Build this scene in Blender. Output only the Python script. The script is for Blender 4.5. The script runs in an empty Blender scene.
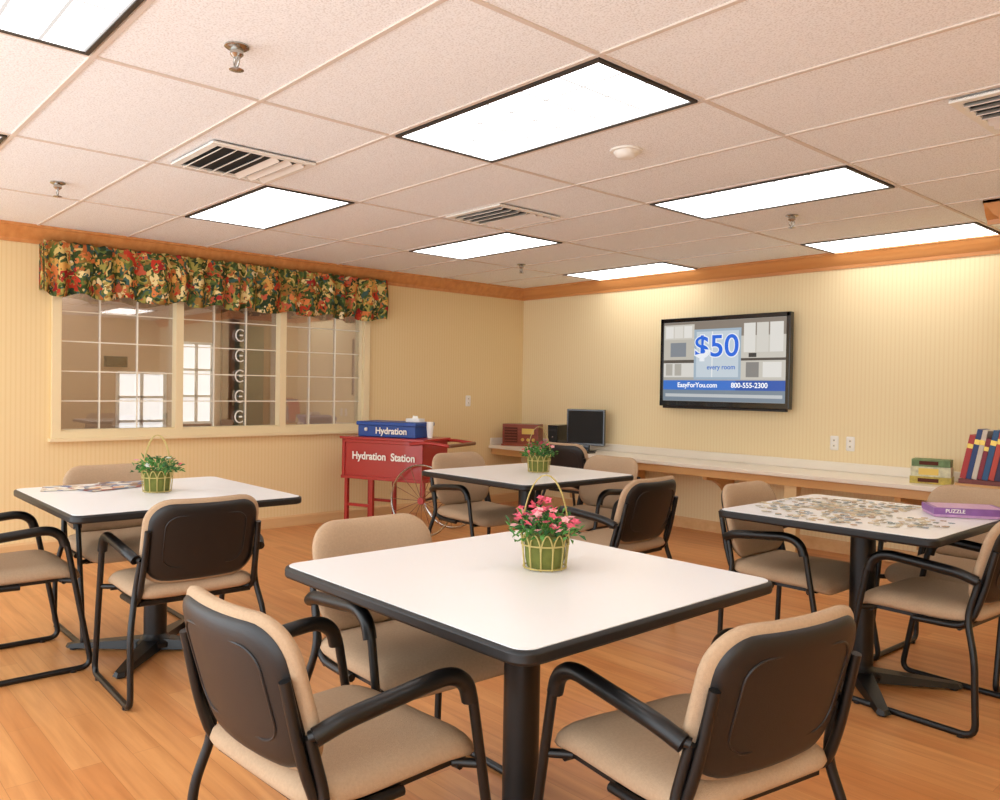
import bpy, bmesh, math, random
from mathutils import Vector, Matrix
random.seed(7)
S=bpy.context.scene
S.view_settings.view_transform='Standard'
CH=2.388
# ---------------------------------------------------------------- materials
def lin(h):
    h=h.lstrip('#'); c=[int(h[i:i+2],16)/255 for i in (0,2,4)]
    return tuple((x/12.92 if x<=.04045 else ((x+.055)/1.055)**2.4) for x in c)+(1,)
def mat(name,col,rough=.5,metal=0,emis=None,es=0,spec=.5,bump=0,bscale=200,coat=0,var=0,vscale=20):
    m=bpy.data.materials.new(name); m.use_nodes=True
    nt=m.node_tree; b=nt.nodes['Principled BSDF']
    c=lin(col) if isinstance(col,str) else col
    b.inputs['Base Color'].default_value=c
    b.inputs['Roughness'].default_value=rough
    b.inputs['Metallic'].default_value=metal
    b.inputs['Specular IOR Level'].default_value=spec
    b.inputs['Coat Weight'].default_value=coat
    if emis: b.inputs['Emission Color'].default_value=lin(emis); b.inputs['Emission Strength'].default_value=es
    tc=nt.nodes.new('ShaderNodeTexCoord')
    if bump:
        n=nt.nodes.new('ShaderNodeTexNoise'); n.inputs['Scale'].default_value=bscale; n.inputs['Detail'].default_value=3
        nt.links.new(tc.outputs['Object'],n.inputs['Vector'])
        bp=nt.nodes.new('ShaderNodeBump'); bp.inputs['Strength'].default_value=bump; bp.inputs['Distance'].default_value=.004
        nt.links.new(n.outputs['Fac'],bp.inputs['Height']); nt.links.new(bp.outputs[0],b.inputs['Normal'])
    if var:
        n=nt.nodes.new('ShaderNodeTexNoise'); n.inputs['Scale'].default_value=vscale; n.inputs['Detail'].default_value=4
        nt.links.new(tc.outputs['Object'],n.inputs['Vector'])
        mx=nt.nodes.new('ShaderNodeMix'); mx.data_type='RGBA'
        mx.inputs[6].default_value=tuple(x*(1-var) for x in c[:3])+(1,)
        mx.inputs[7].default_value=tuple(min(1,x*(1+var)) for x in c[:3])+(1,)
        nt.links.new(n.outputs['Fac'],mx.inputs[0]); nt.links.new(mx.outputs[2],b.inputs['Base Color'])
    return m
def stripes(name,c1,c2,direction):
    m=mat(name,c1,.75,spec=.25); nt=m.node_tree; b=nt.nodes['Principled BSDF']
    tc=nt.nodes.new('ShaderNodeTexCoord'); w=nt.nodes.new('ShaderNodeTexWave')
    w.bands_direction=direction; w.inputs['Scale'].default_value=10; w.inputs['Distortion'].default_value=0
    nt.links.new(tc.outputs['Object'],w.inputs['Vector'])
    r=nt.nodes.new('ShaderNodeValToRGB'); e=r.color_ramp.elements
    e[0].position=.02; e[0].color=lin(c2); e[1].position=.45; e[1].color=lin(c1)
    nt.links.new(w.outputs['Fac'],r.inputs[0])
    nt.links.new(r.outputs[0],b.inputs['Base Color'])
    bp=nt.nodes.new('ShaderNodeBump'); bp.inputs['Strength'].default_value=.03; bp.inputs['Distance'].default_value=.001
    nt.links.new(w.outputs['Fac'],bp.inputs['Height']); nt.links.new(bp.outputs[0],b.inputs['Normal'])
    return m
def woodmat(name,c1,c2,rough,axis=0,scale=1.0):
    m=mat(name,c1,rough); nt=m.node_tree; b=nt.nodes['Principled BSDF']
    tc=nt.nodes.new('ShaderNodeTexCoord'); mp=nt.nodes.new('ShaderNodeMapping')
    s=[30*scale]*3; s[axis]=2*scale; mp.inputs['Scale'].default_value=s
    n=nt.nodes.new('ShaderNodeTexNoise'); n.inputs['Scale'].default_value=1; n.inputs['Detail'].default_value=6
    nt.links.new(tc.outputs['Object'],mp.inputs[0]); nt.links.new(mp.outputs[0],n.inputs['Vector'])
    r=nt.nodes.new('ShaderNodeValToRGB'); e=r.color_ramp.elements
    e[0].position=.3; e[0].color=lin(c2); e[1].position=.7; e[1].color=lin(c1)
    nt.links.new(n.outputs['Fac'],r.inputs[0]); nt.links.new(r.outputs[0],b.inputs['Base Color'])
    return m
def floormat():
    m=mat('floor_laminate','#d79d67',.32,spec=.45); nt=m.node_tree; b=nt.nodes['Principled BSDF']
    tc=nt.nodes.new('ShaderNodeTexCoord')
    br=nt.nodes.new('ShaderNodeTexBrick'); br.inputs['Scale'].default_value=1
    br.inputs['Brick Width'].default_value=1.25; br.inputs['Row Height'].default_value=.095
    br.inputs['Mortar Size'].default_value=.0010; br.inputs['Color1'].default_value=lin('#dc9d62'); br.inputs['Color2'].default_value=lin('#d08b52')
    br.inputs['Mortar'].default_value=lin('#b97c48'); br.inputs['Mortar Smooth'].default_value=.2; br.offset=.37; br.inputs['Bias'].default_value=0
    nt.links.new(tc.outputs['Object'],br.inputs['Vector'])
    mp=nt.nodes.new('ShaderNodeMapping'); mp.inputs['Scale'].default_value=(1.6,26,1)
    n=nt.nodes.new('ShaderNodeTexNoise'); n.inputs['Scale'].default_value=1; n.inputs['Detail'].default_value=7; n.inputs['Distortion'].default_value=.6
    nt.links.new(tc.outputs['Object'],mp.inputs[0]); nt.links.new(mp.outputs[0],n.inputs['Vector'])
    r=nt.nodes.new('ShaderNodeValToRGB'); e=r.color_ramp.elements
    e[0].position=.3; e[0].color=(.68,.58,.48,1); e[1].position=.65; e[1].color=(1,1,1,1)
    nt.links.new(n.outputs['Fac'],r.inputs[0])
    mx=nt.nodes.new('ShaderNodeMix'); mx.data_type='RGBA'; mx.blend_type='MULTIPLY'; mx.inputs[0].default_value=.7
    nt.links.new(br.outputs['Color'],mx.inputs[6]); nt.links.new(r.outputs[0],mx.inputs[7])
    nt.links.new(mx.outputs[2],b.inputs['Base Color'])
    return m
def tilemat():
    m=mat('ceiling_tile','#efe3d8',.9,spec=.1); nt=m.node_tree; b=nt.nodes['Principled BSDF']
    tc=nt.nodes.new('ShaderNodeTexCoord')
    n=nt.nodes.new('ShaderNodeTexNoise'); n.inputs['Scale'].default_value=150; n.inputs['Detail'].default_value=3
    nt.links.new(tc.outputs['Object'],n.inputs['Vector'])
    r=nt.nodes.new('ShaderNodeValToRGB'); e=r.color_ramp.elements
    e[0].position=.34; e[0].color=lin('#e2e1e0'); e[1].position=.54; e[1].color=lin('#fbfcfd')
    nt.links.new(n.outputs['Fac'],r.inputs[0]); nt.links.new(r.outputs[0],b.inputs['Base Color'])
    bp=nt.nodes.new('ShaderNodeBump'); bp.inputs['Strength'].default_value=.3; bp.inputs['Distance'].default_value=.002
    nt.links.new(n.outputs['Fac'],bp.inputs['Height']); nt.links.new(bp.outputs[0],b.inputs['Normal'])
    return m
def panelmat():
    m=bpy.data.materials.new('light_lens'); m.use_nodes=True; nt=m.node_tree; b=nt.nodes['Principled BSDF']
    b.inputs['Base Color'].default_value=(.12,.12,.12,1)
    tc=nt.nodes.new('ShaderNodeTexCoord'); br=nt.nodes.new('ShaderNodeTexBrick'); br.offset=0
    br.inputs['Scale'].default_value=1; br.inputs['Brick Width'].default_value=.193; br.inputs['Row Height'].default_value=.1345
    br.inputs['Mortar Size'].default_value=.006; br.inputs['Mortar Smooth'].default_value=.0
    br.inputs['Color1'].default_value=(1,1,1,1); br.inputs['Color2'].default_value=(1,1,1,1); br.inputs['Mortar'].default_value=(.17,.165,.16,1)
    mp=nt.nodes.new('ShaderNodeMapping'); mp.inputs['Location'].default_value=(.0,.0,0)
    nt.links.new(tc.outputs['Object'],mp.inputs[0]); nt.links.new(mp.outputs[0],br.inputs['Vector'])
    nt.links.new(br.outputs['Color'],b.inputs['Emission Color']); b.inputs['Emission Strength'].default_value=4.1
    return m
def floral():
    m=mat('floral_fabric','#444444',.9,spec=.1); nt=m.node_tree; b=nt.nodes['Principled BSDF']
    tc=nt.nodes.new('ShaderNodeTexCoord')
    def layer(scale,dist,cols,off):
        n=nt.nodes.new('ShaderNodeTexNoise'); n.inputs['Scale'].default_value=7
        mp=nt.nodes.new('ShaderNodeMapping'); mp.inputs['Location'].default_value=(off,off,off)
        nt.links.new(tc.outputs['Object'],mp.inputs[0]);nt.links.new(mp.outputs[0],n.inputs['Vector'])
        ad=nt.nodes.new('ShaderNodeMix'); ad.data_type='RGBA'; ad.blend_type='LINEAR_LIGHT'; ad.inputs[0].default_value=dist
        nt.links.new(mp.outputs[0],ad.inputs[6]); nt.links.new(n.outputs['Color'],ad.inputs[7])
        v=nt.nodes.new('ShaderNodeTexVoronoi'); v.inputs['Scale'].default_value=scale
        nt.links.new(ad.outputs[2],v.inputs['Vector'])
        sp=nt.nodes.new('ShaderNodeSeparateColor'); nt.links.new(v.outputs['Color'],sp.inputs[0])
        r=nt.nodes.new('ShaderNodeValToRGB'); r.color_ramp.interpolation='CONSTANT'
        e=r.color_ramp.elements; e[0].color=lin(cols[0]); e[1].position=1/len(cols); e[1].color=lin(cols[1])
        for i,c in enumerate(cols[2:],2): x=e.new(i/len(cols)); x.color=lin(c)
        nt.links.new(sp.outputs[0],r.inputs[0]);return r,v,sp
    r1,v1,s1=layer(22,.25,['#3f4d2a','#66743a','#a39a50','#33422e','#96733c','#4f5f38','#d6bb74','#456058','#b8683a'],0)
    r2,v2,s2=layer(10,.12,['#b8402c','#d6804a','#e6d196','#c2402f','#d9a558','#a33030','#ecdbb0','#c9654a'],3.3)
    lt=nt.nodes.new('ShaderNodeMath');lt.operation='LESS_THAN';lt.inputs[1].default_value=.44
    nt.links.new(v2.outputs['Distance'],lt.inputs[0])
    n=nt.nodes.new('ShaderNodeTexNoise');n.inputs['Scale'].default_value=34;nt.links.new(tc.outputs['Object'],n.inputs['Vector'])
    g=nt.nodes.new('ShaderNodeMath');g.operation='GREATER_THAN';g.inputs[1].default_value=.45;nt.links.new(n.outputs['Fac'],g.inputs[0])
    mu=nt.nodes.new('ShaderNodeMath');mu.operation='MULTIPLY';nt.links.new(lt.outputs[0],mu.inputs[0]);nt.links.new(g.outputs[0],mu.inputs[1])
    mx=nt.nodes.new('ShaderNodeMix');mx.data_type='RGBA';nt.links.new(mu.outputs[0],mx.inputs[0]);nt.links.new(r1.outputs[0],mx.inputs[6]);nt.links.new(r2.outputs[0],mx.inputs[7])
    nt.links.new(mx.outputs[2],b.inputs['Base Color'])
    return m
def glassmat():
    m=bpy.data.materials.new('window_glass'); m.use_nodes=True; nt=m.node_tree
    for x in list(nt.nodes): nt.nodes.remove(x)
    o=nt.nodes.new('ShaderNodeOutputMaterial'); t=nt.nodes.new('ShaderNodeBsdfTransparent'); t.inputs[0].default_value=(.95,.95,.94,1)
    g=nt.nodes.new('ShaderNodeBsdfGlossy'); g.inputs['Roughness'].default_value=.02; g.inputs[0].default_value=(.95,.95,.95,1)
    f=nt.nodes.new('ShaderNodeFresnel'); f.inputs[0].default_value=1.6
    ma=nt.nodes.new('ShaderNodeMath'); ma.operation='MULTIPLY_ADD'; ma.inputs[1].default_value=1.3; ma.inputs[2].default_value=.10
    mx=nt.nodes.new('ShaderNodeMixShader'); nt.links.new(f.outputs[0],ma.inputs[0]); nt.links.new(ma.outputs[0],mx.inputs[0])
    nt.links.new(t.outputs[0],mx.inputs[1]); nt.links.new(g.outputs[0],mx.inputs[2]); nt.links.new(mx.outputs[0],o.inputs[0])
    return m
M={}
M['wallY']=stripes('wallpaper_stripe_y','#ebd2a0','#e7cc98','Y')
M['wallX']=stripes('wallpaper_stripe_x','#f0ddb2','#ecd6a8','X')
M['floor']=floormat(); M['tile']=tilemat(); M['lens']=panelmat(); M['floral']=floral(); M['glass']=glassmat()
M['grid']=mat('ceiling_tbar','#dccfc3',.5)
M['lightframe']=mat('light_frame_bronze','#3a322b',.5,.2)
M['crown']=woodmat('crown_oak','#dc9a5c','#c98449',.35,0,.6)
M['base']=woodmat('baseboard_oak','#e0b884','#d6a873',.45,1,.6)
M['frame']=mat('window_frame_cream','#ecd9ae',.5)
M['muntin']=mat('muntin_white','#f2ead8',.5)
M['black']=mat('black_metal','#0b0b0c',.38,.0,spec=.5)
M['shell']=mat('chair_shell_plastic','#181515',.42,bump=.15,bscale=400)
M['fabric']=mat('tan_upholstery','#b99d80',.9,spec=.15,bump=.5,bscale=500,var=.14,vscale=150)
M['lam']=mat('white_laminate','#eeedec',.3,spec=.5)
M['edge']=mat('black_rubber_edge','#101012',.45)
M['counter']=mat('counter_laminate','#efe6d6',.3)
M['apron']=woodmat('counter_wood','#d8a86e','#c8955c',.4,0,.5)
M['corbel']=mat('corbel_cream','#dcbd8c',.5)
M['white']=mat('white_plastic','#efece4',.4)
M['chrome']=mat('chrome','#b9b6b0',.22,1)
M['dark']=mat('dark_void','#1b1a19',.8)
M['red']=mat('cart_red','#a8241c',.35,coat=.3)
M['blue']=mat('cooler_blue','#1b4796',.4)
M['txt']=mat('lettering_white','#f3efe6',.5)
M['tvblk']=mat('tv_black','#0c0c0e',.18,coat=.4)
# ---------------------------------------------------------------- builder
class MB:
    def __init__(s): s.v=[];s.f=[];s.m=[];s.mats=[]
    def mi(s,k):
        k=M[k] if isinstance(k,str) else k
        if k not in s.mats: s.mats.append(k)
        return s.mats.index(k)
    def add(s,vs,fs,k,T=None):
        o=len(s.v); i=s.mi(k)
        s.v+=[tuple(T@Vector(v)) if T else tuple(v) for v in vs]
        s.f+=[tuple(o+j for j in f) for f in fs]; s.m+=[i]*len(fs)
    def box(s,a,b,k,T=None):
        (x0,y0,z0),(x1,y1,z1)=a,b
        x0,x1=min(x0,x1),max(x0,x1);y0,y1=min(y0,y1),max(y0,y1);z0,z1=min(z0,z1),max(z0,z1)
        s.add([(x0,y0,z0),(x1,y0,z0),(x1,y1,z0),(x0,y1,z0),(x0,y0,z1),(x1,y0,z1),(x1,y1,z1),(x0,y1,z1)],
              [(0,3,2,1),(4,5,6,7),(0,1,5,4),(1,2,6,5),(2,3,7,6),(3,0,4,7)],k,T)
    def prism(s,poly,z0,z1,k,T=None):
        n=len(poly)
        s.add([(x,y,z0) for x,y in poly]+[(x,y,z1) for x,y in poly],
              [tuple(range(n))[::-1],tuple(range(n,2*n))]+[(i,(i+1)%n,n+(i+1)%n,n+i) for i in range(n)],k,T)
    def lathe(s,prof,k,T=None,n=24,cap=True):
        vs=[];fs=[]
        for r,z in prof:
            for i in range(n): a=2*math.pi*i/n; vs.append((r*math.cos(a),r*math.sin(a),z))
        for j in range(len(prof)-1):
            for i in range(n): fs.append((j*n+i,j*n+(i+1)%n,(j+1)*n+(i+1)%n,(j+1)*n+i))
        if cap:
            fs.append(tuple(range(n))[::-1]); fs.append(tuple(range((len(prof)-1)*n,len(prof)*n)))
        s.add(vs,fs,k,T)
    def tube(s,pts,r,k,closed=False,fil=0,n=10,T=None,sy=1.0):
        P=[Vector(p) for p in pts]
        if fil:
            Q=[];m=len(P)
            for i,p in enumerate(P):
                if not closed and i in(0,m-1): Q.append(p);continue
                a=P[(i-1)%m]-p;b=P[(i+1)%m]-p
                fa=min(fil,a.length*.48);fb=min(fil,b.length*.48)
                A=p+a.normalized()*fa;B=p+b.normalized()*fb
                for t in (0,.2,.4,.6,.8,1): Q.append(A*(1-t)**2+p*2*t*(1-t)+B*t*t)
            P=Q
        m=len(P);vs=[];fs=[];N=None
        for i,p in enumerate(P):
            if closed: t=(P[(i+1)%m]-P[i-1])
            else: t=P[min(i+1,m-1)]-P[max(i-1,0)]
            if t.length<1e-9: t=Vector((0,0,1))
            t.normalize()
            if N is None:
                N=t.cross(Vector((0,0,1)))
                if N.length<.1:N=t.cross(Vector((1,0,0)))
            N=(N-t*N.dot(t)).normalized(); B=t.cross(N)
            for j in range(n):
                a=2*math.pi*j/n; vs.append(p+N*math.cos(a)*r+B*math.sin(a)*r*sy)
        for i in range(m if closed else m-1):
            for j in range(n): fs.append((i*n+j,i*n+(j+1)%n,((i+1)%m)*n+(j+1)%n,((i+1)%m)*n+j))
        if not closed:
            fs.append(tuple(range(n))[::-1]);fs.append(tuple(range((m-1)*n,m*n)))
        s.add(vs,fs,k,T)
    def pillow(s,w,d,ht,hb,R,k,N=18,p=5,q=.5,T=None,deform=None):
        def us(i):
            u=-1+2*i/N; return math.copysign(1-(1-abs(u))**1.7,u) if u else 0
        def pos(x,y):
            rho=max(abs(x),abs(y))
            if rho<1e-6: return 0,0,0
            bx,by=x/rho*w/2,y/rho*d/2
            qx=max(-(w/2-R),min(w/2-R,bx));qy=max(-(d/2-R),min(d/2-R,by))
            dx,dy=bx-qx,by-qy
            if abs(dx)>1e-9 and abs(dy)>1e-9:
                l=math.hypot(dx,dy); bx,by=qx+dx/l*R,qy+dy/l*R
            return bx*rho,by*rho,rho
        vs=[];idx={}
        for side in (1,0):
            for j in range(N+1):
                for i in range(N+1):
                    bd=i in(0,N) or j in(0,N)
                    if side==0 and bd: idx[(0,i,j)]=idx[(1,i,j)];continue
                    x,y,rho=pos(us(i),us(j)); prof=max(0,(1-rho**p))**q
                    z=ht*prof if side else -hb*prof
                    v=Vector((x,y,z))
                    if deform:v=Vector(deform(v))
                    idx[(side,i,j)]=len(vs);vs.append(v)
        fs=[]
        for j in range(N):
            for i in range(N):
                f=[idx[(1,i,j)],idx[(1,i+1,j)],idx[(1,i+1,j+1)],idx[(1,i,j+1)]]; fs.append(tuple(f))
                f=[idx[(0,i,j)],idx[(0,i+1,j)],idx[(0,i+1,j+1)],idx[(0,i,j+1)]]; fs.append(tuple(f[::-1]))
        s.add(vs,fs,k,T)
    def mesh(s,name,smooth=True,ang=40):
        me=bpy.data.meshes.new(name); me.from_pydata([tuple(v) for v in s.v],[],s.f)
        for m in s.mats: me.materials.append(m)
        me.polygons.foreach_set('material_index',s.m)
        if smooth:
            me.polygons.foreach_set('use_smooth',[True]*len(me.polygons)); me.update()
            me.set_sharp_from_angle(angle=math.radians(ang))
        me.update(); return me
    def obj(s,name,parent=None,bevel=0,**kw):
        o=bpy.data.objects.new(name,s.mesh(name,**kw)); S.collection.objects.link(o)
        if parent:o.parent=parent
        if bevel:
            b=o.modifiers.new('bevel','BEVEL'); b.width=bevel;b.segments=2;b.limit_method='ANGLE'
        return o
def link(name,me,parent=None,loc=(0,0,0),rot=0):
    o=bpy.data.objects.new(name,me);S.collection.objects.link(o);o.location=loc;o.rotation_euler=(0,0,rot)
    if parent:o.parent=parent
    return o
def empty(name,loc=(0,0,0),rot=0):
    o=bpy.data.objects.new(name,None);S.collection.objects.link(o);o.location=loc;o.rotation_euler=(0,0,rot);o.empty_display_size=.1
    return o
def text(name,body,size,k,parent,mtx,extrude=.001,align='CENTER',xs=1,off=.012):
    c=bpy.data.curves.new(name+'_c','FONT');c.body=body;c.size=size;c.extrude=extrude;c.align_x=align;c.align_y='CENTER';c.offset=size*off
    t=bpy.data.objects.new('tmp',c);S.collection.objects.link(t)
    dg=bpy.context.evaluated_depsgraph_get(); me=bpy.data.meshes.new_from_object(t.evaluated_get(dg))
    bpy.data.objects.remove(t)
    me.transform(Matrix.Scale(xs,4,(1,0,0))); me.materials.clear(); me.materials.append(M[k] if isinstance(k,str) else k)
    o=bpy.data.objects.new(name,me);S.collection.objects.link(o);o.parent=parent;o.matrix_local=mtx
    return o
RX=Matrix.Rotation(math.pi/2,4,'X')
# ---------------------------------------------------------------- room shell
XR,YN=8.2,-7.4
JX,JY=5.13,-1.1
b=MB();b.box((0,0,-.05),(XR,YN,0),'floor');b.obj('floor',smooth=False)
b=MB();b.box((-.12,.12,CH),(XR,YN,CH+.05),'tile');b.obj('ceiling',smooth=False)
wy0,wy1,wz0,wz1=-4.74,-2.12,.90,2.02
b=MB()
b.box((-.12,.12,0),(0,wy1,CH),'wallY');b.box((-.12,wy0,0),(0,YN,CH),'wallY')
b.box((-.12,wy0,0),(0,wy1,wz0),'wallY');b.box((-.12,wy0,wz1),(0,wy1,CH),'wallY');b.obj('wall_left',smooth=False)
b=MB();b.box((-.12,0,0),(JX+.1,.12,CH),'wallX');b.obj('wall_back',smooth=False)
b=MB();b.box((JX,0,0),(JX+.12,JY,CH),'wallY');b.obj('wall_right_return',smooth=False)
b=MB();b.box((JX,JY,0),(XR,JY+.12,CH),'wallX');b.obj('wall_right',smooth=False)
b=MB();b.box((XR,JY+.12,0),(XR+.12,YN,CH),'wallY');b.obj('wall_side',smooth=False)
cp=[(0,CH-.125),(.014,CH-.125),(.02,CH-.10),(.045,CH-.085),(.075,CH-.04),(.085,CH-.022),(.1,CH-.015),(.1,CH),(0,CH)]
def ext(b,prof,fn,a,c,k):
    n=len(prof);vs=[fn(d,z,a) for d,z in prof]+[fn(d,z,c) for d,z in prof]
    b.add(vs,[tuple(range(n)),tuple(range(n,2*n))[::-1]]+[(i,n+i,n+(i+1)%n,(i+1)%n) for i in range(n)],k)
b=MB();ext(b,cp,lambda d,z,t:(t,-d,z),0,JX,'crown');b.obj('trim_1',ang=30)
b=MB();ext(b,cp,lambda d,z,t:(d,t,z),0,YN,'crown');b.obj('trim_2',ang=30)
b=MB();ext(b,cp,lambda d,z,t:(JX-d,t,z),0,JY-.1,'crown');ext(b,cp,lambda d,z,t:(t,JY-d,z),JX-.1,XR,'crown');b.obj('trim_3',ang=30)
bp=[(0,0),(.016,0),(.016,.085),(.008,.1),(0,.1)]
b=MB();ext(b,bp,lambda d,z,t:(t,-d,z),0,JX,'base');b.obj('baseboard_back',smooth=False)
b=MB();ext(b,bp,lambda d,z,t:(d,t,z),0,YN,'base');b.obj('baseboard_left',smooth=False)
b=MB();ext(b,bp,lambda d,z,t:(JX-d,t,z),0,JY-.016,'base');ext(b,bp,lambda d,z,t:(t,JY-d,z),JX-.016,XR,'base');b.obj('baseboard_right',smooth=False)
# ceiling grid
LX,LY=4.222,-3.996
lights=[(LX+i*2.44,LY+j*1.83) for i in(-1,0,1) for j in(-1,0,1,2)]
lights=[l for l in lights if l[0]<XR-.5 and l[1]>YN+.3 and not(l[0]>JX-.4 and l[1]>JY-.3)]
b=MB();zt=CH-.005
k=-6
while LX+.61+1.22*k<XR:
    x=LX+.61+1.22*k
    if x>.05:b.box((x-.009,0,zt),(x+.009,YN,CH+.001),'grid')
    k+=1
k=-9
while LY+.305+.61*k<-.05:
    y=LY+.305+.61*k
    if y>YN:b.box((0,y-.009,zt-.0005),(XR,y+.009,CH+.001),'grid')
    k+=1
b.obj('trim_4',smooth=False)
lb=MB()
w,h=.592,.287
t=.016
lb.box((-w,-h,-.010),(w,-h+t,0),'lightframe');lb.box((-w,h-t,-.010),(w,h,0),'lightframe')
lb.box((-w,-h+t,-.010),(-w+t,h-t,0),'lightframe');lb.box((w-t,-h+t,-.010),(w,h-t,0),'lightframe')
fm=lb.mesh('light_frame',smooth=False)
lb=MB();lb.box((-w+t,-h+t,-.006),(w-t,h-t,-.001),'lens');lm=lb.mesh('lens',smooth=False)
for x,y in lights:
    e=empty('added_light_panel',(x,y,CH-.0005));link('frame',fm,e);link('lens',lm,e)
# vents
vb=MB();s=.262
vb.box((-s,-s,-.004),(s,s,-.001),'dark')
for a in((-s,-s,s,-s+.035),(-s,s-.035,s,s),(-s,-s+.035,-s+.035,s-.035),(s-.035,-s+.035,s,s-.035)):
    vb.box((a[0],a[1],-.012),(a[2],a[3],-.001),'white')
for i in range(7):
    y=-.2+i*.067
    T=Matrix.Translation((0,y,-.012))@Matrix.Rotation(math.radians(38 if i<4 else -38),4,'X')
    vb.box((-s+.035,-.019,-.002),(s-.035,.019,.002),'grid',T)
vm=vb.mesh('air_vent',smooth=False)
for x,y in((2.73,-4.58),(2.745,-2.83),(5.74,-2.79)): link('ceiling_air_vent',vm,None,(x,y,CH-.006))
# sprinklers
sb=MB()
sb.lathe([(.038,0),(.04,-.006),(.03,-.012),(.012,-.014)],'chrome');sb.lathe([(.02,-.012),(.022,-.03),(.012,-.04)],'chrome')
sb.tube([(-.012,0,-.035),(-.02,0,-.055),(0,0,-.078)],.004,'chrome',fil=.01);sb.tube([(.012,0,-.035),(.02,0,-.055),(0,0,-.078)],.004,'chrome',fil=.01)
sb.lathe([(.004,-.035),(.004,-.08)],'chrome')
sb.lathe([(.022,-.078),(.024,-.08),(.006,-.084)],'chrome')
sm=sb.mesh('sprinkler')
for x,y in((4.04,-5.20),(1.57,-5.14),(1.35,-1.33),(4.07,-1.58)): link('fire_sprinkler',sm,None,(x,y,CH))
b=MB();b.lathe([(.075,0),(.075,-.008),(.06,-.010),(.052,-.025),(.038,-.036),(.018,-.038)],'white');o=b.obj('smoke_detector');o.location=(4.21,-3.39,CH)
# ---------------------------------------------------------------- interior window
e=empty('window_1',(0,0,0))
b=MB()
fo0,fo1=-4.80,-2.06
for y0,y1 in((fo0,wy0),(wy1,fo1)): b.box((.001,y0,.90),(.03,y1,2.02),'frame')
b.box((.001,fo0,.85),(.03,fo1,.90),'frame');b.box((.001,fo0,2.02),(.03,fo1,2.08),'frame')
b.box((.001,fo0-.02,.825),(.055,fo1+.02,.85),'frame')
for y in(-3.87,-2.96): b.box((-.06,y-.03,.9),(.025,y+.03,2.02),'frame')
for y in(wy0,wy1-.01): b.box((-.12,y,.9),(0,y+.01,2.02),'frame')
b.box((-.12,wy0+.01,.9),(0,wy1-.01,.91),'frame')
b.obj('frame',e,smooth=False)
b=MB();panes=[(-4.73,-3.90),(-3.84,-2.99),(-2.93,-2.13)]
for a,c in panes:
    for i in(1,2):
        y=a+(c-a)*i/3;b.box((-.058,y-.004,.911),(-.042,y+.004,2.02),'muntin')
    for j in(1,2,3,4):
        z=.9+1.12*j/5;b.box((-.0575,a,z-.004),(-.0425,c,z+.004),'muntin')
b.obj('muntins',e,smooth=False)
b=MB();b.box((-.066,wy0+.01,.911),(-.061,wy1-.01,2.02),'glass');b.obj('glass_pane',e,smooth=False)
b=MB()
for i in range(5):
    z=1.69-i*.175
    pts=[(-.036,-3.33+.042*math.cos(t),z+.05*math.sin(t)) for t in [math.radians(50+d) for d in range(0,261,20)]]
    b.tube(pts,.006,'white',n=6)
    b.tube([(-.036,-3.335,z),(-.036,-3.31,z)],.008,'white',n=6)
b.obj('round_decals',e)
# valance
def valance():
    N=420;rows=[2.285,2.27,2.255,2.235,2.18,2.10,2.02,1.965,1.945,1.925,1.90];b=MB();vs=[];fs=[]
    y0,y1=-4.88,-1.93
    for j,z in enumerate(rows):
        for i in range(N+1):
            t=i/N;y=y0+(y1-y0)*t
            ph=y*38+1.5*math.sin(y*5.3)+.8*math.sin(y*13)
            g=(2.285-z)/.385
            amp=.012+.028*g; 
            if j in(3,):amp*=.5
            x=.10+amp*math.sin(ph)+.012*math.sin(y*9)+ (.025*math.sin(g*math.pi))
            zz=z
            if j==len(rows)-1: zz+=.018*math.sin(ph*.5+1)
            if j==0: zz+=.006*math.sin(ph*1.7)
            vs.append((x,y,zz))
    n=N+1
    for j in range(len(rows)-1):
        for i in range(N):fs.append((j*n+i,j*n+i+1,(j+1)*n+i+1,(j+1)*n+i))
    b.add(vs,fs,'floral')
    for y in(y0,y1):
        b.add([(0,y,2.27),(.11,y,2.27),(.12,y,1.93),(0,y,1.93)],[(0,1,2,3)],'floral')
    o=b.obj('window_valance',ang=180);m=o.modifiers.new('s','SOLIDIFY');m.thickness=.003
valance()
# room beyond the glass
M['tanwall']=mat('adjoining_wall_tan','#cbaa8c',.8);M['tanfl']=mat('adjoining_floor','#b08c6a',.5);M['doorg']=mat('door_glass_dark','#4c5148',.15)
M['daylt']=mat('daylight_glass','#ffffff',.3,emis='#e9eff5',es=1.0);M['brown']=mat('wood_brown','#7c5233',.4)
b=MB();b.box((-3.15,-7,0),(-3.05,1,CH),'tanwall');b.obj('wall_adjoining_far',smooth=False)
b=MB();b.box((-3.05,.9,0),(-.12,1,CH),'tanwall');b.obj('wall_adjoining_end',smooth=False)
b=MB();b.box((-3.05,-7,0),(-.12,-6.9,CH),'tanwall');b.obj('wall_adjoining_near',smooth=False)
b=MB();b.box((-3.1,-7,-.05),(-.0,1,-.0005),'tanfl');b.obj('floor_adjoining',smooth=False)
b=MB();b.box((-3.1,-7,CH),(-.12,1,CH+.05),'tile');b.obj('ceiling_adjoining',smooth=False)
for x,y in((-1.6,-5.0),(-1.6,-3.2),(-1.6,-1.2),(-2.4,-4.1),(-.8,-2.2)):  # out-of-view panels added to brighten the room behind the glass
    e=empty('added_light_panel',(x,y,CH-.0005));link('frame',fm,e);link('lens',lm,e)
e=empty('door_1')
b=MB();b.box((-3.049,-2.22,0),(-2.99,-2.14,2.1),'brown');b.box((-3.049,-1.6,0),(-2.99,-1.52,2.1),'brown');b.box((-3.049,-2.22,2.1),(-2.99,-1.52,2.18),'brown')
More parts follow.
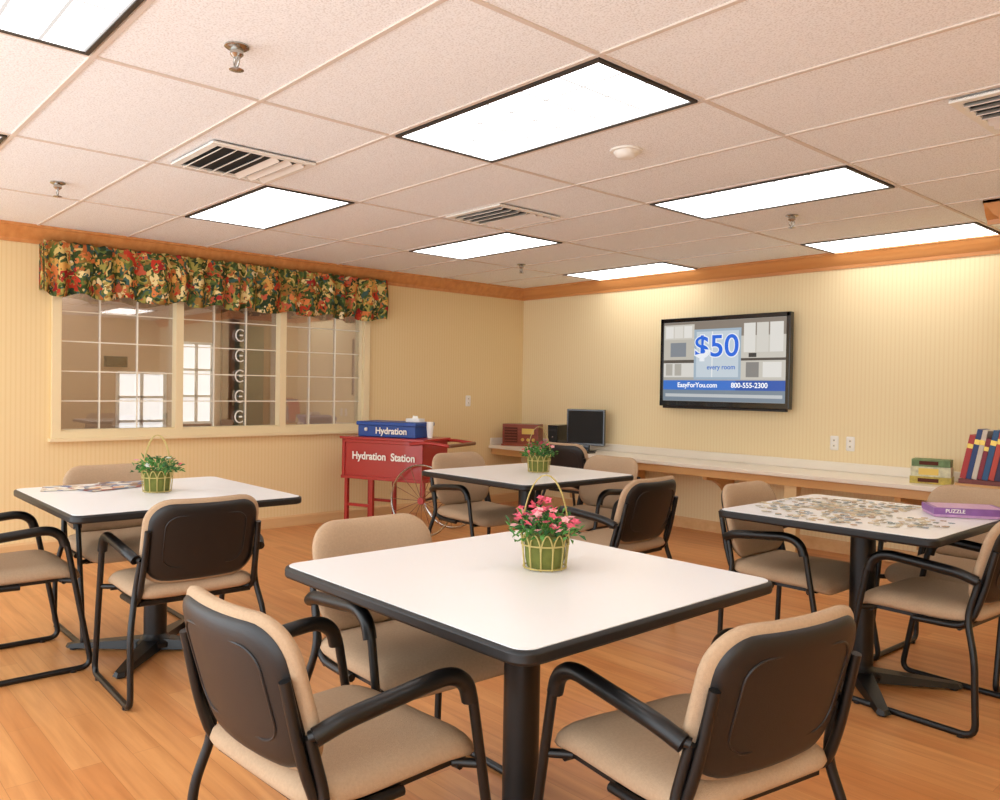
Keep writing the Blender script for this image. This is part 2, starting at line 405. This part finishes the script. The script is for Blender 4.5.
b.box((-3.04,-2.14,0),(-3.0,-1.6,2.1),'brown');b.box((-3.01,-2.06,.25),(-2.995,-1.68,2.0),'doorg');b.box((-2.995,-2.1,1.0),(-2.97,-2.08,1.2),'chrome');b.obj('door_leaf',e,smooth=False)
for nm,(a,c,z0,z1) in(('window_2',(-3.42,-2.9,.55,1.38)),('window_3',(-2.72,-2.34,.8,1.75))):
    e=empty(nm);b=MB();b.box((-3.045,a,z0),(-3.03,c,z1),'daylt')
    for y in(a,c,(a+c)/2):b.box((-3.035,y-.018,z0),(-3.01,y+.018,z1),'white')
    for i in range(4):
        z=z0+(z1-z0)*i/3;b.box((-3.035,a,z-.015),(-3.01,c,z+.015),'white')
    b.obj('sash',e,smooth=False)
e=empty('exit_sign');b=MB();b.box((-3.045,-3.56,1.44),(-3.01,-3.32,1.56),'dark');b.box((-3.011,-3.54,1.46),(-3.007,-3.34,1.54),'tvblk');b.obj('housing',e,smooth=False)
e=empty('console_cabinet');b=MB();b.box((-2.95,-4.4,.0),(-2.5,-2.9,.5),'brown');b.box((-2.97,-4.42,.5),(-2.48,-2.88,.53),'brown')
for i in range(3):b.box((-2.5,-4.37+i*.5,.06),(-2.485,-3.93+i*.5,.46),'tanwall')
b.obj('cabinet_body',e,smooth=False)
# wall plates
def plate(name,T):
    b=MB();b.pillow(.07,.115,.006,.001,.01,'white',N=8,T=T)
    for z in(-.022,.022): b.box((-.012,z-.012,.004),(.012,z+.012,.0075),'muntin',T);b.box((-.005,z-.006,.007),(-.002,z+.006,.008),'dark',T);b.box((.002,z-.006,.007),(.005,z+.006,.008),'dark',T)
    return b.obj(name)
plate('wall_outlet',Matrix.Translation((3.63,-.002,.875))@RX);plate('wall_outlet',Matrix.Translation((3.76,-.002,.875))@RX)
plate('wall_outlet',Matrix.Translation((.97,-.002,1.0))@RX)
plate('light_switch',Matrix.Translation((.002,-.80,1.13))@Matrix.Rotation(math.pi/2,4,'Z')@RX)
# ---------------------------------------------------------------- counter
CZ=.65;CD=.5
e=empty('built_in_counter')
b=MB();b.box((.001,-.001,CZ-.035),(JX-.001,-CD,CZ),'counter');b.box((.001,-.001,CZ),(JX-.001,-.02,CZ+.075),'counter');b.box((.001,-.02,CZ),(.02,-CD+.02,CZ+.075),'counter')
b.obj('top',e,bevel=.006,smooth=False)
b=MB();b.box((.02,-CD+.03,CZ-.1),(JX-.02,-CD+.05,CZ-.035),'apron');b.box((.02,-.018,CZ-.12),(JX-.02,-.002,CZ-.035),'apron');b.obj('apron',e,smooth=False)
b=MB()
for x in(.8,1.74,2.72,4.3):
    poly=[(-.018,CZ-.1),(-.018,.12)]+[(-.018-.42*(1-math.cos(t)),.12+(CZ-.1-.12-.03)*math.sin(t)) for t in [math.radians(a) for a in range(10,91,10)]]+[(-.45,CZ-.1)]
    T=Matrix(((0,0,1,x-.02),(1,0,0,0),(0,1,0,0),(0,0,0,1)))
    b.prism(poly,0,.045,'apron',T)
b.obj('corbels',e,smooth=False)
b=MB()
for x in(3.45,):b.box((x,-CD+.05,0),(x+.1,-CD+.12,CZ-.035),'corbel')
b.obj('support_leg',e,smooth=False)
# ---------------------------------------------------------------- TV
e=empty('wall_television',(2.645,-.09,1.537))
b=MB();W,H=.65,.405
b.box((-W,-.02,-H),(W,.03,H),'tvblk');b.box((-.3,.03,-.2),(.3,.088,.2),'tvblk')
b.box((-W,-.03,-H),(-W+.035,-.02,H),'tvblk');b.box((W-.035,-.03,-H),(W,-.02,H),'tvblk')
b.box((-W,-.03,H-.038),(W,-.02,H),'tvblk');b.box((-W,-.032,-H),(W,-.02,-H+.05),'tvblk');b.box((-W+.03,-.02,-H-.02),(W-.03,.02,-H),M['shell'])
b.obj('body',e,bevel=.004,smooth=False)
def em(name,c,s=.85):
    return mat(name,'#000000',.3,emis=c,es=s)
b=MB();b.box((-W+.035,-.0215,-H+.05),(W-.035,-.0205,H-.038),em('screen_grey','#b5b2aa'))
def sc(x0,x1,z0,z1,c,d=.0222): 
    b.box((-.613+1.226*x0,-d,-.353+.718*z0),(-.613+1.226*x1,-.021,-.353+.718*z1),em('scr'+c,c))
sc(0,1,.80,1,'#8d8276');sc(0,.27,.78,.97,'#d8d3c8',.0223);sc(.015,.085,.8,.95,'#efece6',.0224);sc(.095,.17,.8,.95,'#e9e5dd',.0224);sc(.18,.25,.8,.95,'#efece6',.0224)
sc(.0,.27,.52,.78,'#c9c4b8',.0223);sc(.06,.2,.56,.74,'#8b9198',.0225);sc(.0,.27,.3,.5,'#e4e1da',.0223);sc(.02,.08,.32,.47,'#b9b4aa',.0225);sc(.1,.16,.32,.47,'#b9b4aa',.0225);sc(.0,.27,.48,.52,'#5e564e',.0225)
sc(.27,.66,.27,.90,'#a9bccb',.0223);sc(.29,.64,.3,.87,'#cfdbe4',.0224);sc(.42,.43,.3,.87,'#f2f4f5',.0225)
sc(.66,1,.27,.80,'#d2cdc2',.0223);sc(.68,.77,.6,.95,'#e9e6df',.0224);sc(.78,.87,.6,.95,'#dedad1',.0224);sc(.88,.98,.6,.95,'#e9e6df',.0224)
sc(.66,1,.50,.53,'#534b44',.0224);sc(.70,.80,.3,.48,'#8d8a86',.0224);sc(.83,.97,.3,.48,'#ece9e3',.0224);sc(.72,.78,.54,.59,'#3d3a38',.0224)
sc(0,.62,.14,.26,'#3f79d4',.0226);sc(.62,1,.14,.26,'#2a5ab4',.0226);sc(0,1,.0,.14,'#7f8e9c',.0226);sc(.02,.98,.05,.09,'#c9cdd0',.0228)
b.obj('screen',e,smooth=False)
bl=em('scr_blue','#1f66d8',1)
text('screen_price_outline','$50',.27,em('scr_o','#f4f8fc',.9),e,Matrix.Translation((-.05,-.0240,.13))@RX,extrude=.0005,xs=1.1,off=.045)
text('screen_price','$50',.27,bl,e,Matrix.Translation((-.05,-.0262,.13))@RX,xs=1.1,extrude=.0005,off=.012)
text('screen_caption','every room',.06,em('scr_c2','#3f6fbf',1),e,Matrix.Translation((.0,-.025,-.05))@RX)
text('screen_footer','EasyForYou.com        800-555-2300',.062,em('scr_w','#ffffff',1),e,Matrix.Translation((0,-.025,-.21))@RX)
# ---------------------------------------------------------------- tables
def rr(w,d,R,n=7):
    P=[]
    for cx,cy,a0 in((w/2-R,d/2-R,0),(-w/2+R,d/2-R,90),(-w/2+R,-d/2+R,180),(w/2-R,-d/2+R,270)):
        for i in range(n+1):
            a=math.radians(a0+90*i/n);P.append((cx+R*math.cos(a),cy+R*math.sin(a)))
    return P
TZ=.75
def table(x,y,w,d,rot,frot):
    e=empty('dining_table',(x,y,0),rot)
    b=MB();b.prism(rr(w,d,.05),TZ-.034,TZ-.002,'edge');b.obj('edge_band',e,bevel=.008,smooth=True)
    b=MB();b.prism(rr(w-.022,d-.022,.042),TZ-.01,TZ,'lam');b.obj('laminate_top',e)
    b=MB();b.lathe([(.052,.06),(.052,TZ-.05)],'black',n=28);b.box((-.2,-.03,TZ-.05),(.2,.03,TZ-.034),'black');b.box((-.03,-.2,TZ-.05),(.03,.2,TZ-.034),'black')
    b.lathe([(.085,.025),(.085,.045),(.06,.065),(.052,.08)],'black',n=28)
    for i in range(4):
        T=Matrix.Rotation(frot+i*math.pi/2,4,'Z')
        L=.40;P=[(.03,-.045,.012),(L,-.028,.012),(L+.02,0,.012),(L,.028,.012),(.03,.045,.012),(.03,-.04,.062),(L-.01,-.02,.03),(L+.01,0,.028),(L-.01,.02,.03),(.03,.04,.062)]
        b.add(P,[(4,3,2,1,0),(5,6,7,8,9),(0,1,6,5),(1,2,7,6),(2,3,8,7),(3,4,9,8),(4,0,5,9)],'black',T)
        b.lathe([(.018,0),(.018,.013)],'black',T=T@Matrix.Translation((L-.02,0,0)),n=12)
    b.obj('pedestal_base',e,ang=35)
D45=math.radians(45)
table(4.97,-4.745,1.03,.99,0,D45);table(2.68,-4.97,1.05,1.0,0,math.radians(50));table(3.02,-2.84,.96,.96,0,D45);table(5.07,-2.76,.92,.92,0,math.radians(36))
# ---------------------------------------------------------------- chairs
def chair_meshes():
    fr=MB()
    for sx in(-1,1):
        x=.27*sx
        fr.tube([(x*.86,-.235,.58),(x*1.0,-.19,.60),(x,.11,.628),(x,.165,.60),(x,.275,.012),(x,-.25,.012),(x,-.24,.30),(x*.9,-.20,.44),(x*.86,-.235,.58)],.0125,'black',fil=.05)
        fr.tube([(x*.93,-.235,.585),(x,-.18,.61),(x,0,.626),(x,.10,.635),(x,.150,.605),(x,.163,.56)],.020,'black',fil=.05,n=12)
        fr.tube([(x*.86,.0,.395),(x*.86,-.2,.40),(x*.84,-.245,.52),(x*.82,-.285,.70)],.0125,'black',fil=.06)
        fr.tube([(x,.205,.40),(x*.8,.16,.40)],.011,'black');fr.tube([(x*.88,-.2,.42),(x*.7,-.16,.40)],.011,'black')
        for y in(-.2,.2): fr.lathe([(.016,0),(.016,.01)],'black',T=Matrix.Translation((x,y,0)),n=10)
    fr.tube([(-.235,.17,.395),(.235,.17,.395)],.011,'black');fr.tube([(-.235,-.17,.395),(.235,-.17,.395)],.011,'black')
    fr.box((-.22,-.2,.395),(.22,.2,.41),'black')
    st=MB()
    def sd(v):
        x,y,z=v;z+=.43
        t=max(0,(y-.12)/.13);z-=.035*t*t
        z-=.012*math.exp(-((x/.16)**2+((y+.02)/.16)**2))
        z+=.012*(y<-.1)*((-y-.1)/.14)
        return(x,y+.005,z)
    st.pillow(.485,.49,.048,.028,.075,'fabric',N=20,p=7,q=.5,deform=sd)
    ti=math.radians(13)
    def bd(off):
        def f(v):
            x,w,n=v
            n2=n+off+.55*x*x
            y=-.265-math.sin(ti)*(w)+math.cos(ti)*n2-.03*math.sin((w/.36)*1.6)*.4
            z=.645+math.cos(ti)*w+math.sin(ti)*n2
            return(x,y,z)
        return f
    bk=MB();bk.pillow(.47,.355,.035,.022,.10,'fabric',N=20,p=6,q=.5,deform=bd(0))
    sh=MB();sh.pillow(.435,.325,.0,.020,.085,'shell',N=20,p=8,q=.5,deform=bd(-.014))
    pts=[(px*.74,py*.66) for px,py in rr(.435,.325,.075,6)]
    sh.tube([bd(-.0335)((px,py+.01,0)) for px,py in pts],.003,'shell',closed=True,n=6)
    return fr.mesh('frame'),st.mesh('seat',ang=80),bk.mesh('back_pad',ang=80),sh.mesh('back_shell',ang=50)
FM,SM,BM,HM=chair_meshes()
def chair(x,y,rotdeg):
    e=empty('dining_chair',(x,y,0),math.radians(rotdeg))
    link('frame',FM,e);link('seat',SM,e);link('back_pad',BM,e);link('back_shell',HM,e)
# rot: 0 faces +Y, 90 faces -X, -90 faces +X, 180 faces -Y
for c in[(4.96,-5.33,3),(5.52,-4.73,80),(4.55,-4.81,-92),
         (2.50,-5.55,0),(3.15,-5.03,88),(2.2,-4.96,-90),
         (2.55,-2.79,-90),(3.75,-2.92,92),(3.07,-2.36,180),(1.91,-1.08,5),
         (4.75,-2.72,-90),(5.39,-2.76,86),(5.26,-2.20,178)]: chair(*c)
# ---------------------------------------------------------------- flower baskets
M['moss']=mat('basket_moss','#6e7434',.9,bump=.6,bscale=80,var=.3,vscale=40);M['wire']=mat('basket_wire','#bfae6c',.45,.4)
M['leaf']=mat('leaf_green','#4f8a3a',.6,var=.35,vscale=30);M['leaf2']=mat('leaf_dark','#2f6130',.6);M['pink']=mat('flower_pink','#e8657c',.6);M['pink2']=mat('flower_pale','#f4b0b3',.6);M['wht']=mat('flower_white','#eef0ea',.6)
def basket(x,y,sc,flowers,rot,fs=1.0):
    e=empty('flower_basket',(x,y,TZ+.002),rot);e.scale=(sc,)*3
    b=MB();b.lathe([(.052,.004),(.058,.03),(.062,.09),(.055,.098)],'moss',n=24)
    for i in range(12):
        a=i/12*2*math.pi;a2=a+.26;a1=a+.52
        f=lambda t,r,z:(r*math.cos(t),r*math.sin(t),z)
        b.tube([f(a,.062,.0),f(a,.069,.075),f(a2,.073,.112),f(a1,.069,.075),f(a1,.062,.0)],.0022,'wire',fil=.03,n=6)
    for z,r in((.004,.063),(.07,.069)):
        b.tube([(r*math.cos(i/24*2*math.pi),r*math.sin(i/24*2*math.pi),z) for i in range(24)],.0025,'wire',closed=True,n=6)
    for o in(-.004,.004): b.tube([(-.07*math.cos(t),o,.07+.20*math.sin(t)) for t in [math.pi*i/16 for i in range(17)]],.0018,'wire',n=6)
    b.obj('basket',e)
    b=MB()
    for i in range(260):
        a=random.uniform(0,6.283);r=.085*math.sqrt(random.random());z=.09+.085*random.random()*(1-(r/.11)**2)
        if random.random()<.25:r*=1.3
        l=random.uniform(.018,.034);w=l*.45
        T=Matrix.Translation((r*math.cos(a),r*math.sin(a),z))@Matrix.Rotation(a+random.uniform(-.8,.8),4,'Z')@Matrix.Rotation(random.uniform(-1.2,.5),4,'Y')@Matrix.Rotation(random.uniform(-.6,.6),4,'X')
        b.add([(0,0,0),(l*.5,w/2,.003),(l,0,-.003),(l*.5,-w/2,.003),(l*.5,0,-.002)],[(0,4,1),(1,4,2),(2,4,3),(3,4,0)],'leaf' if random.random()<.65 else 'leaf2',T)
    for i in range(12):
        a=random.uniform(0,6.283);r=.05*random.random();b.tube([(0,0,.07),(r*math.cos(a),r*math.sin(a),.15)],.0015,'leaf',n=5)
    b.obj('foliage',e,smooth=False)
    b=MB()
    for i in range(flowers):
        a=random.uniform(0,6.283);r=.105*math.sqrt(random.random());z=.115+.085*random.random()*(1-(r/.14)**2)
        k=random.choice(['pink','pink','pink2']) if flowers>15 else random.choice(['wht','pink2','pink'])
        T0=Matrix.Translation((r*math.cos(a),r*math.sin(a),z))@Matrix.Rotation(random.uniform(0,6),4,'Z')@Matrix.Rotation(random.uniform(-1,1),4,'X')@Matrix.Scale(fs,4)
        for j in range(5):
            T=T0@Matrix.Rotation(j*1.2566,4,'Z')
            b.add([(0,0,0),(.007,.006,.005),(.0145,0,.004),(.007,-.006,.005)],[(0,1,2,3)],k,T)
        b.lathe([(.003,0),(.004,.004),(.001,.006)],k,T=T0,n=6)
    if flowers:b.obj('blossoms',e,smooth=False)
basket(4.97,-4.66,1.0,58,.6,1.05);basket(2.66,-4.96,1.0,8,.7);basket(3.04,-2.76,1.05,18,.7)
# magazines
def magmat(i,cols):
    m=mat('magazine_print_%d'%i,'#ffffff',.4);nt=m.node_tree;b=nt.nodes['Principled BSDF']
    tc=nt.nodes.new('ShaderNodeTexCoord');v=nt.nodes.new('ShaderNodeTexVoronoi');v.inputs['Scale'].default_value=26
    nt.links.new(tc.outputs['Object'],v.inputs['Vector']);sp=nt.nodes.new('ShaderNodeSeparateColor');nt.links.new(v.outputs['Color'],sp.inputs[0])
    r=nt.nodes.new('ShaderNodeValToRGB');r.color_ramp.interpolation='CONSTANT';e=r.color_ramp.elements
    e[0].color=lin(cols[0]);e[1].position=1/len(cols);e[1].color=lin(cols[1])
    for j,c in enumerate(cols[2:],2): e.new(j/len(cols)).color=lin(c)
    nt.links.new(sp.outputs[0],r.inputs[0]);nt.links.new(r.outputs[0],b.inputs['Base Color']);return m
mm=[magmat(0,['#d8d2c4','#8c6a50','#3e5d90','#c9b79a','#5a4038','#e8e4da']),magmat(1,['#a8463c','#e3d9c6','#6b7c94','#3b2f35','#d0a070'])]
e=empty('magazine_pile',(2.33,-5.10,TZ+.001))
b=MB()
for i in range(3):
    T=Matrix.Translation(((i%2)*.08-.03,-.14+i*.13,.001+i*.0016))@Matrix.Rotation(random.uniform(-.4,.4),4,'Z')
    b.box((-.1,-.13,0),(.1,.13,.0014),mm[i%2],T)
b.obj('magazines',e,smooth=False)
# jigsaw
jm=[mat('jig%d'%i,c,.5) for i,c in enumerate(['#cdb896','#b3a58c','#e2dac6','#98a2a8','#b89a7c','#d6c5a2','#8a9084','#bdb6a4'])]
b=MB()
def piece(x,y,z,rot,s):
    P=[]
    for sd in range(4):
        a=sd*math.pi/2; dr=random.choice([-1,1])
        loc=[(-.5,-.5),(-.12,-.5),(-.17,-.5-.14*dr),(0,-.5-.26*dr),(.17,-.5-.14*dr),(.12,-.5)]
        for px,py in loc:P.append((px*math.cos(a)-py*math.sin(a),px*math.sin(a)+py*math.cos(a)))
    b.prism([(px*s,py*s) for px,py in P],0,.002,random.choice(jm),Matrix.Translation((x,y,z))@Matrix.Rotation(rot,4,'Z'))
for i in range(18):
    for j in range(12):
        if random.random()<.75: piece(-.22+i*.0185,-.08+j*.0185,.0006,0,.0175)
for i in range(430):
    a=random.uniform(0,6.283);r=.43*math.sqrt(random.random());x=r*math.cos(a)-.01;y=r*math.sin(a)
    if -.24<x<.13 and -.10<y<.15 and random.random()<.75: continue
    if abs(x)>.42 or abs(y)>.42 or (x>.13 and y>.05): continue
    piece(x,y,random.choice([.0006,.0028]),random.uniform(0,6),.019)
o=b.obj('jigsaw_puzzle',smooth=False);o.location=(5.05,-2.76,TZ)
e=empty('puzzle_box',(5.38,-2.48,TZ+.001),math.radians(35))
M['purple']=mat('box_purple','#8a5c9c',.4,var=.25,vscale=30);M['lilac']=mat('box_lilac','#c79cc4',.4,var=.3,vscale=40)
b=MB();b.box((-.14,-.09,.001),(.14,.09,.035),'lilac');b.box((-.143,-.093,.012),(.143,.093,.04),'purple');b.box((-.125,-.08,.0401),(.125,.08,.0408),'lilac');b.obj('box',e,smooth=False)
text('box_title','PUZZLE',.022,'txt',e,Matrix.Translation((-.06,-.0935,.027))@RX)
# ---------------------------------------------------------------- hydration cart
ca=math.radians(22)
e=empty('drink_cart',(.33,-2.53,0),ca)
b=MB();L=.84;Dp=.42;zt0,zt1=.46,.80
b.box((0,0,zt0),(L,Dp,zt1),'red');b.box((-.02,-.02,zt1),(L+.02,Dp+.02,zt1+.022),'red')
b.box((-.01,-.012,zt0-.012),(L+.01,Dp+.01,zt0+.018),'red')
for x0,x1 in((.0,.03),(L-.03,L)):b.box((x0,-.012,zt0),(x1,0,zt1),'red')
b.box((0,-.012,zt1-.03),(L,0,zt1),'red');b.obj('body',e,bevel=.004,smooth=False)
b=MB()
for x in(.03,.30):
    for y in(.03,Dp-.03): b.box((x-.016,y-.016,.03),(x+.016,y+.016,zt0),'red');b.lathe([(.02,0),(.02,.03)],'black',T=Matrix.Translation((x,y,0)),n=12)
b.box((.03,.02,.2),(.30,.04,.225),'red');b.box((.03,Dp-.04,.2),(.30,Dp-.02,.225),'red')
for y in(-.02,Dp+.02):
    b.tube([(L-.12,y,zt1-.02),(L+.05,y,zt1+.0),(L+.26,y,zt1-.02)],.014,'red',fil=.05)
b.tube([(L+.26,-.02,zt1-.02),(L+.26,Dp+.02,zt1-.02)],.016,'brown');b.obj('legs_and_handles',e)
b=MB();R=.31;WX=L+.02;M['rim']=mat('wheel_rim','#8f5a3a',.4)
for y in(-.05,Dp+.05):
    c=Vector((WX,y,R))
    b.tube([c+Vector((R*.97*math.cos(i/40*6.2832),0,R*.97*math.sin(i/40*6.2832))) for i in range(40)],.009,'chrome',closed=True,n=8)
    b.lathe([(.03,-.02),(.03,.02)],'red',T=Matrix.Translation(c)@RX,n=14)
    for i in range(16):
        a=i/16*6.2832;b.tube([c,c+Vector((R*.95*math.cos(a),0,R*.95*math.sin(a)))],.0035,'rim',n=5)
b.tube([(WX,-.05,R),(WX,Dp+.05,R)],.012,'black');b.box((WX-.05,.0,R),(WX-.01,.03,zt0),'red');b.box((WX-.05,Dp-.03,R),(WX-.01,Dp,zt0),'red');b.obj('wheels',e)
text('lettering','Hydration  Station',.092,'txt',e,Matrix.Translation((L/2+.02,-.0135,.655))@RX,xs=.95,off=.025)
RZ=Matrix.Rotation(ca,3,'Z')
e2=empty('beverage_cooler',Vector((.33,-2.53,0))+RZ@Vector((.12,.06,zt1+.0235)),ca)
b=MB();b.box((0,0,0),(.60,.30,.12),'blue');b.box((-.012,-.012,.10),(.612,.312,.135),'blue');b.box((.08,-.02,.05),(.11,-.001,.08),'white');b.obj('body',e2,bevel=.008,smooth=False)
text('lettering','Hydration',.08,'txt',e2,Matrix.Translation((.36,-.0135,.055))@RX,off=.025)
e4=empty('tissue_box',Vector((.33,-2.53,0))+RZ@Vector((.62,.22,zt1+.0235+.137)),ca)
b=MB();b.box((-.07,-.045,0),(.07,.045,.03),'white');b.add([(-.03,0,.03),(.03,0,.03),(.02,.005,.055),(-.005,-.004,.05),(-.025,.004,.058)],[(0,1,2,3,4)],'white');b.obj('carton',e4,smooth=False)
e3=empty('paper_cup_stack',Vector((.33,-2.53,0))+RZ@Vector((.785,.20,zt1+.0235)))
b=MB();b.lathe([(.022,0),(.03,.08)]+[p for i in range(5) for p in((.032,.08+i*.014),(.03,.086+i*.014))],'white',n=16)
b.obj('cups',e3)
# ---------------------------------------------------------------- counter things
M['radiowood']=woodmat('radio_wood','#9c4a2a','#7a331c',.3,0,1);M['cloth']=mat('speaker_cloth','#5a2c1e',.9,bump=.4);M['gold']=mat('dial_gold','#d8b45a',.3,.6)
e=empty('tabletop_radio',(.29,-.26,CZ+.001),math.radians(30))
b=MB();b.box((-.2,-.1,.005),(.2,.1,.235),'radiowood');b.box((-.21,-.11,0),(.21,.11,.02),'radiowood');b.box((-.175,-.106,.04),(-.03,-.1,.2),'cloth');b.box((.02,-.106,.13),(.155,-.1,.19),'gold')
for i in range(5):b.box((-.17,-.109,.055+i*.03),(-.035,-.105,.062+i*.03),'radiowood')
for x in(.03,.09,.15):b.lathe([(.018,0),(.015,.02)],'gold',T=Matrix.Translation((x,-.1,.07))@RX,n=14)
b.obj('cabinet',e,bevel=.004,smooth=False)
e=empty('computer_monitor',(1.17,-.22,CZ+.001),math.radians(22))
b=MB();b.box((-.2,-.02,.06),(.2,.02,.42),'tvblk');b.box((-.185,-.023,.08),(.185,-.02,.405),'dark');b.box((-.03,.0,.01),(.03,.04,.12),'tvblk');b.lathe([(.11,0),(.11,.008),(.04,.016)],'tvblk')
b.box((-.12,.02,.12),(.12,.07,.36),'tvblk');b.obj('display',e,bevel=.004,smooth=False)
e=empty('computer_keyboard',(1.25,-.42,CZ+.001),math.radians(4));b=MB();b.box((-.17,-.055,0),(.17,.055,.015),'tvblk')
for r in range(4):
    for c in range(13):b.box((-.16+c*.0245,-.05+r*.026,.015),(-.16+c*.0245+.02,-.05+r*.026+.021,.02),'dark')
b.obj('keys',e,smooth=False)
e=empty('computer_tower',(.82,-.24,CZ+.001),math.radians(18));b=MB()
b.box((-.055,-.16,0),(.055,.16,.25),'tvblk');b.box((-.05,-.164,.01),(.05,-.16,.24),'dark');b.box((-.04,-.167,.19),(.04,-.164,.21),'shell');b.lathe([(.008,0),(.007,.004)],'chrome',T=Matrix.Translation((0,-.164,.13))@RX,n=12);b.obj('case',e,bevel=.004,smooth=False)
e=empty('board_game_stack',(4.46,-.26,CZ+.001),math.radians(12));b=MB()
z=0
for w,d,h,c in((.26,.16,.05,'#c2ad4c'),(.25,.15,.07,'#d9cfae'),(.24,.15,.05,'#6f8a5a')):
    b.box((-w/2,-d/2,z),(w/2,d/2,z+h-.001),mat('game'+c,c,.5,var=.6,vscale=30));b.box((-w*.3,-d/2-.001,z+.012),(w*.2,-d/2,z+h-.012),'cloth' if c!='#d9cfae' else 'gold');z+=h
b.obj('boxes',e,smooth=False)
e=empty('book_collection',(4.86,-.27,CZ+.001),0);b=MB()
x=-.19
for i,c in enumerate(['#b5302e','#27407a','#d8cfc0','#8c2436','#2c5a8c','#c84a3a','#3b2f54','#e4dccb','#a63444']):
    t=random.uniform(.026,.038);h=random.uniform(.28,.36)
    T=Matrix.Translation((x,0,.066))@Matrix.Rotation(math.radians(11),4,'Y')
    cm=mat('book'+c,c,.45);b.box((0,-.09,0),(t,.09,h),cm,T);b.box((.003,-.085,.004),(t-.003,.0905,h-.004),'muntin',T);b.box((-.0005,-.0908,h*.7),(t+.0005,-.088,h*.8),'gold',T);x+=t+.003
b.box((-.21,-.12,0),(.24,.12,.03),'apron');b.box((-.19,-.11,.0305),(.22,.11,.06),mat('flatbook','#7b3f3a',.5))
b.obj('books',e,smooth=False)
# ---------------------------------------------------------------- world, camera
w=bpy.data.worlds.new('World');S.world=w;w.use_nodes=True
w.node_tree.nodes['Background'].inputs[0].default_value=(.91,.96,1,1);w.node_tree.nodes['Background'].inputs[1].default_value=3.3
f,cx,cy,Hc,yaw,pitch,roll=807.6,6.62,-6.344,1.274,.834,-.015,-.016
r=Vector((math.cos(yaw),math.sin(yaw),0));d=Vector((-math.sin(yaw),math.cos(yaw),0));z=Vector((0,0,1))
D=d*math.cos(pitch)+z*math.sin(pitch);u=z*math.cos(pitch)-d*math.sin(pitch)
R=r*math.cos(roll)-u*math.sin(roll);U=r*math.sin(roll)+u*math.cos(roll)
cd=bpy.data.cameras.new('camera');cam=bpy.data.objects.new('camera',cd);S.collection.objects.link(cam)
cd.sensor_width=36;cd.lens=36*f/1000;cd.clip_start=.05
cam.matrix_world=Matrix((( R.x,U.x,-D.x,cx),(R.y,U.y,-D.y,cy),(R.z,U.z,-D.z,Hc),(0,0,0,1)))
S.camera=cam
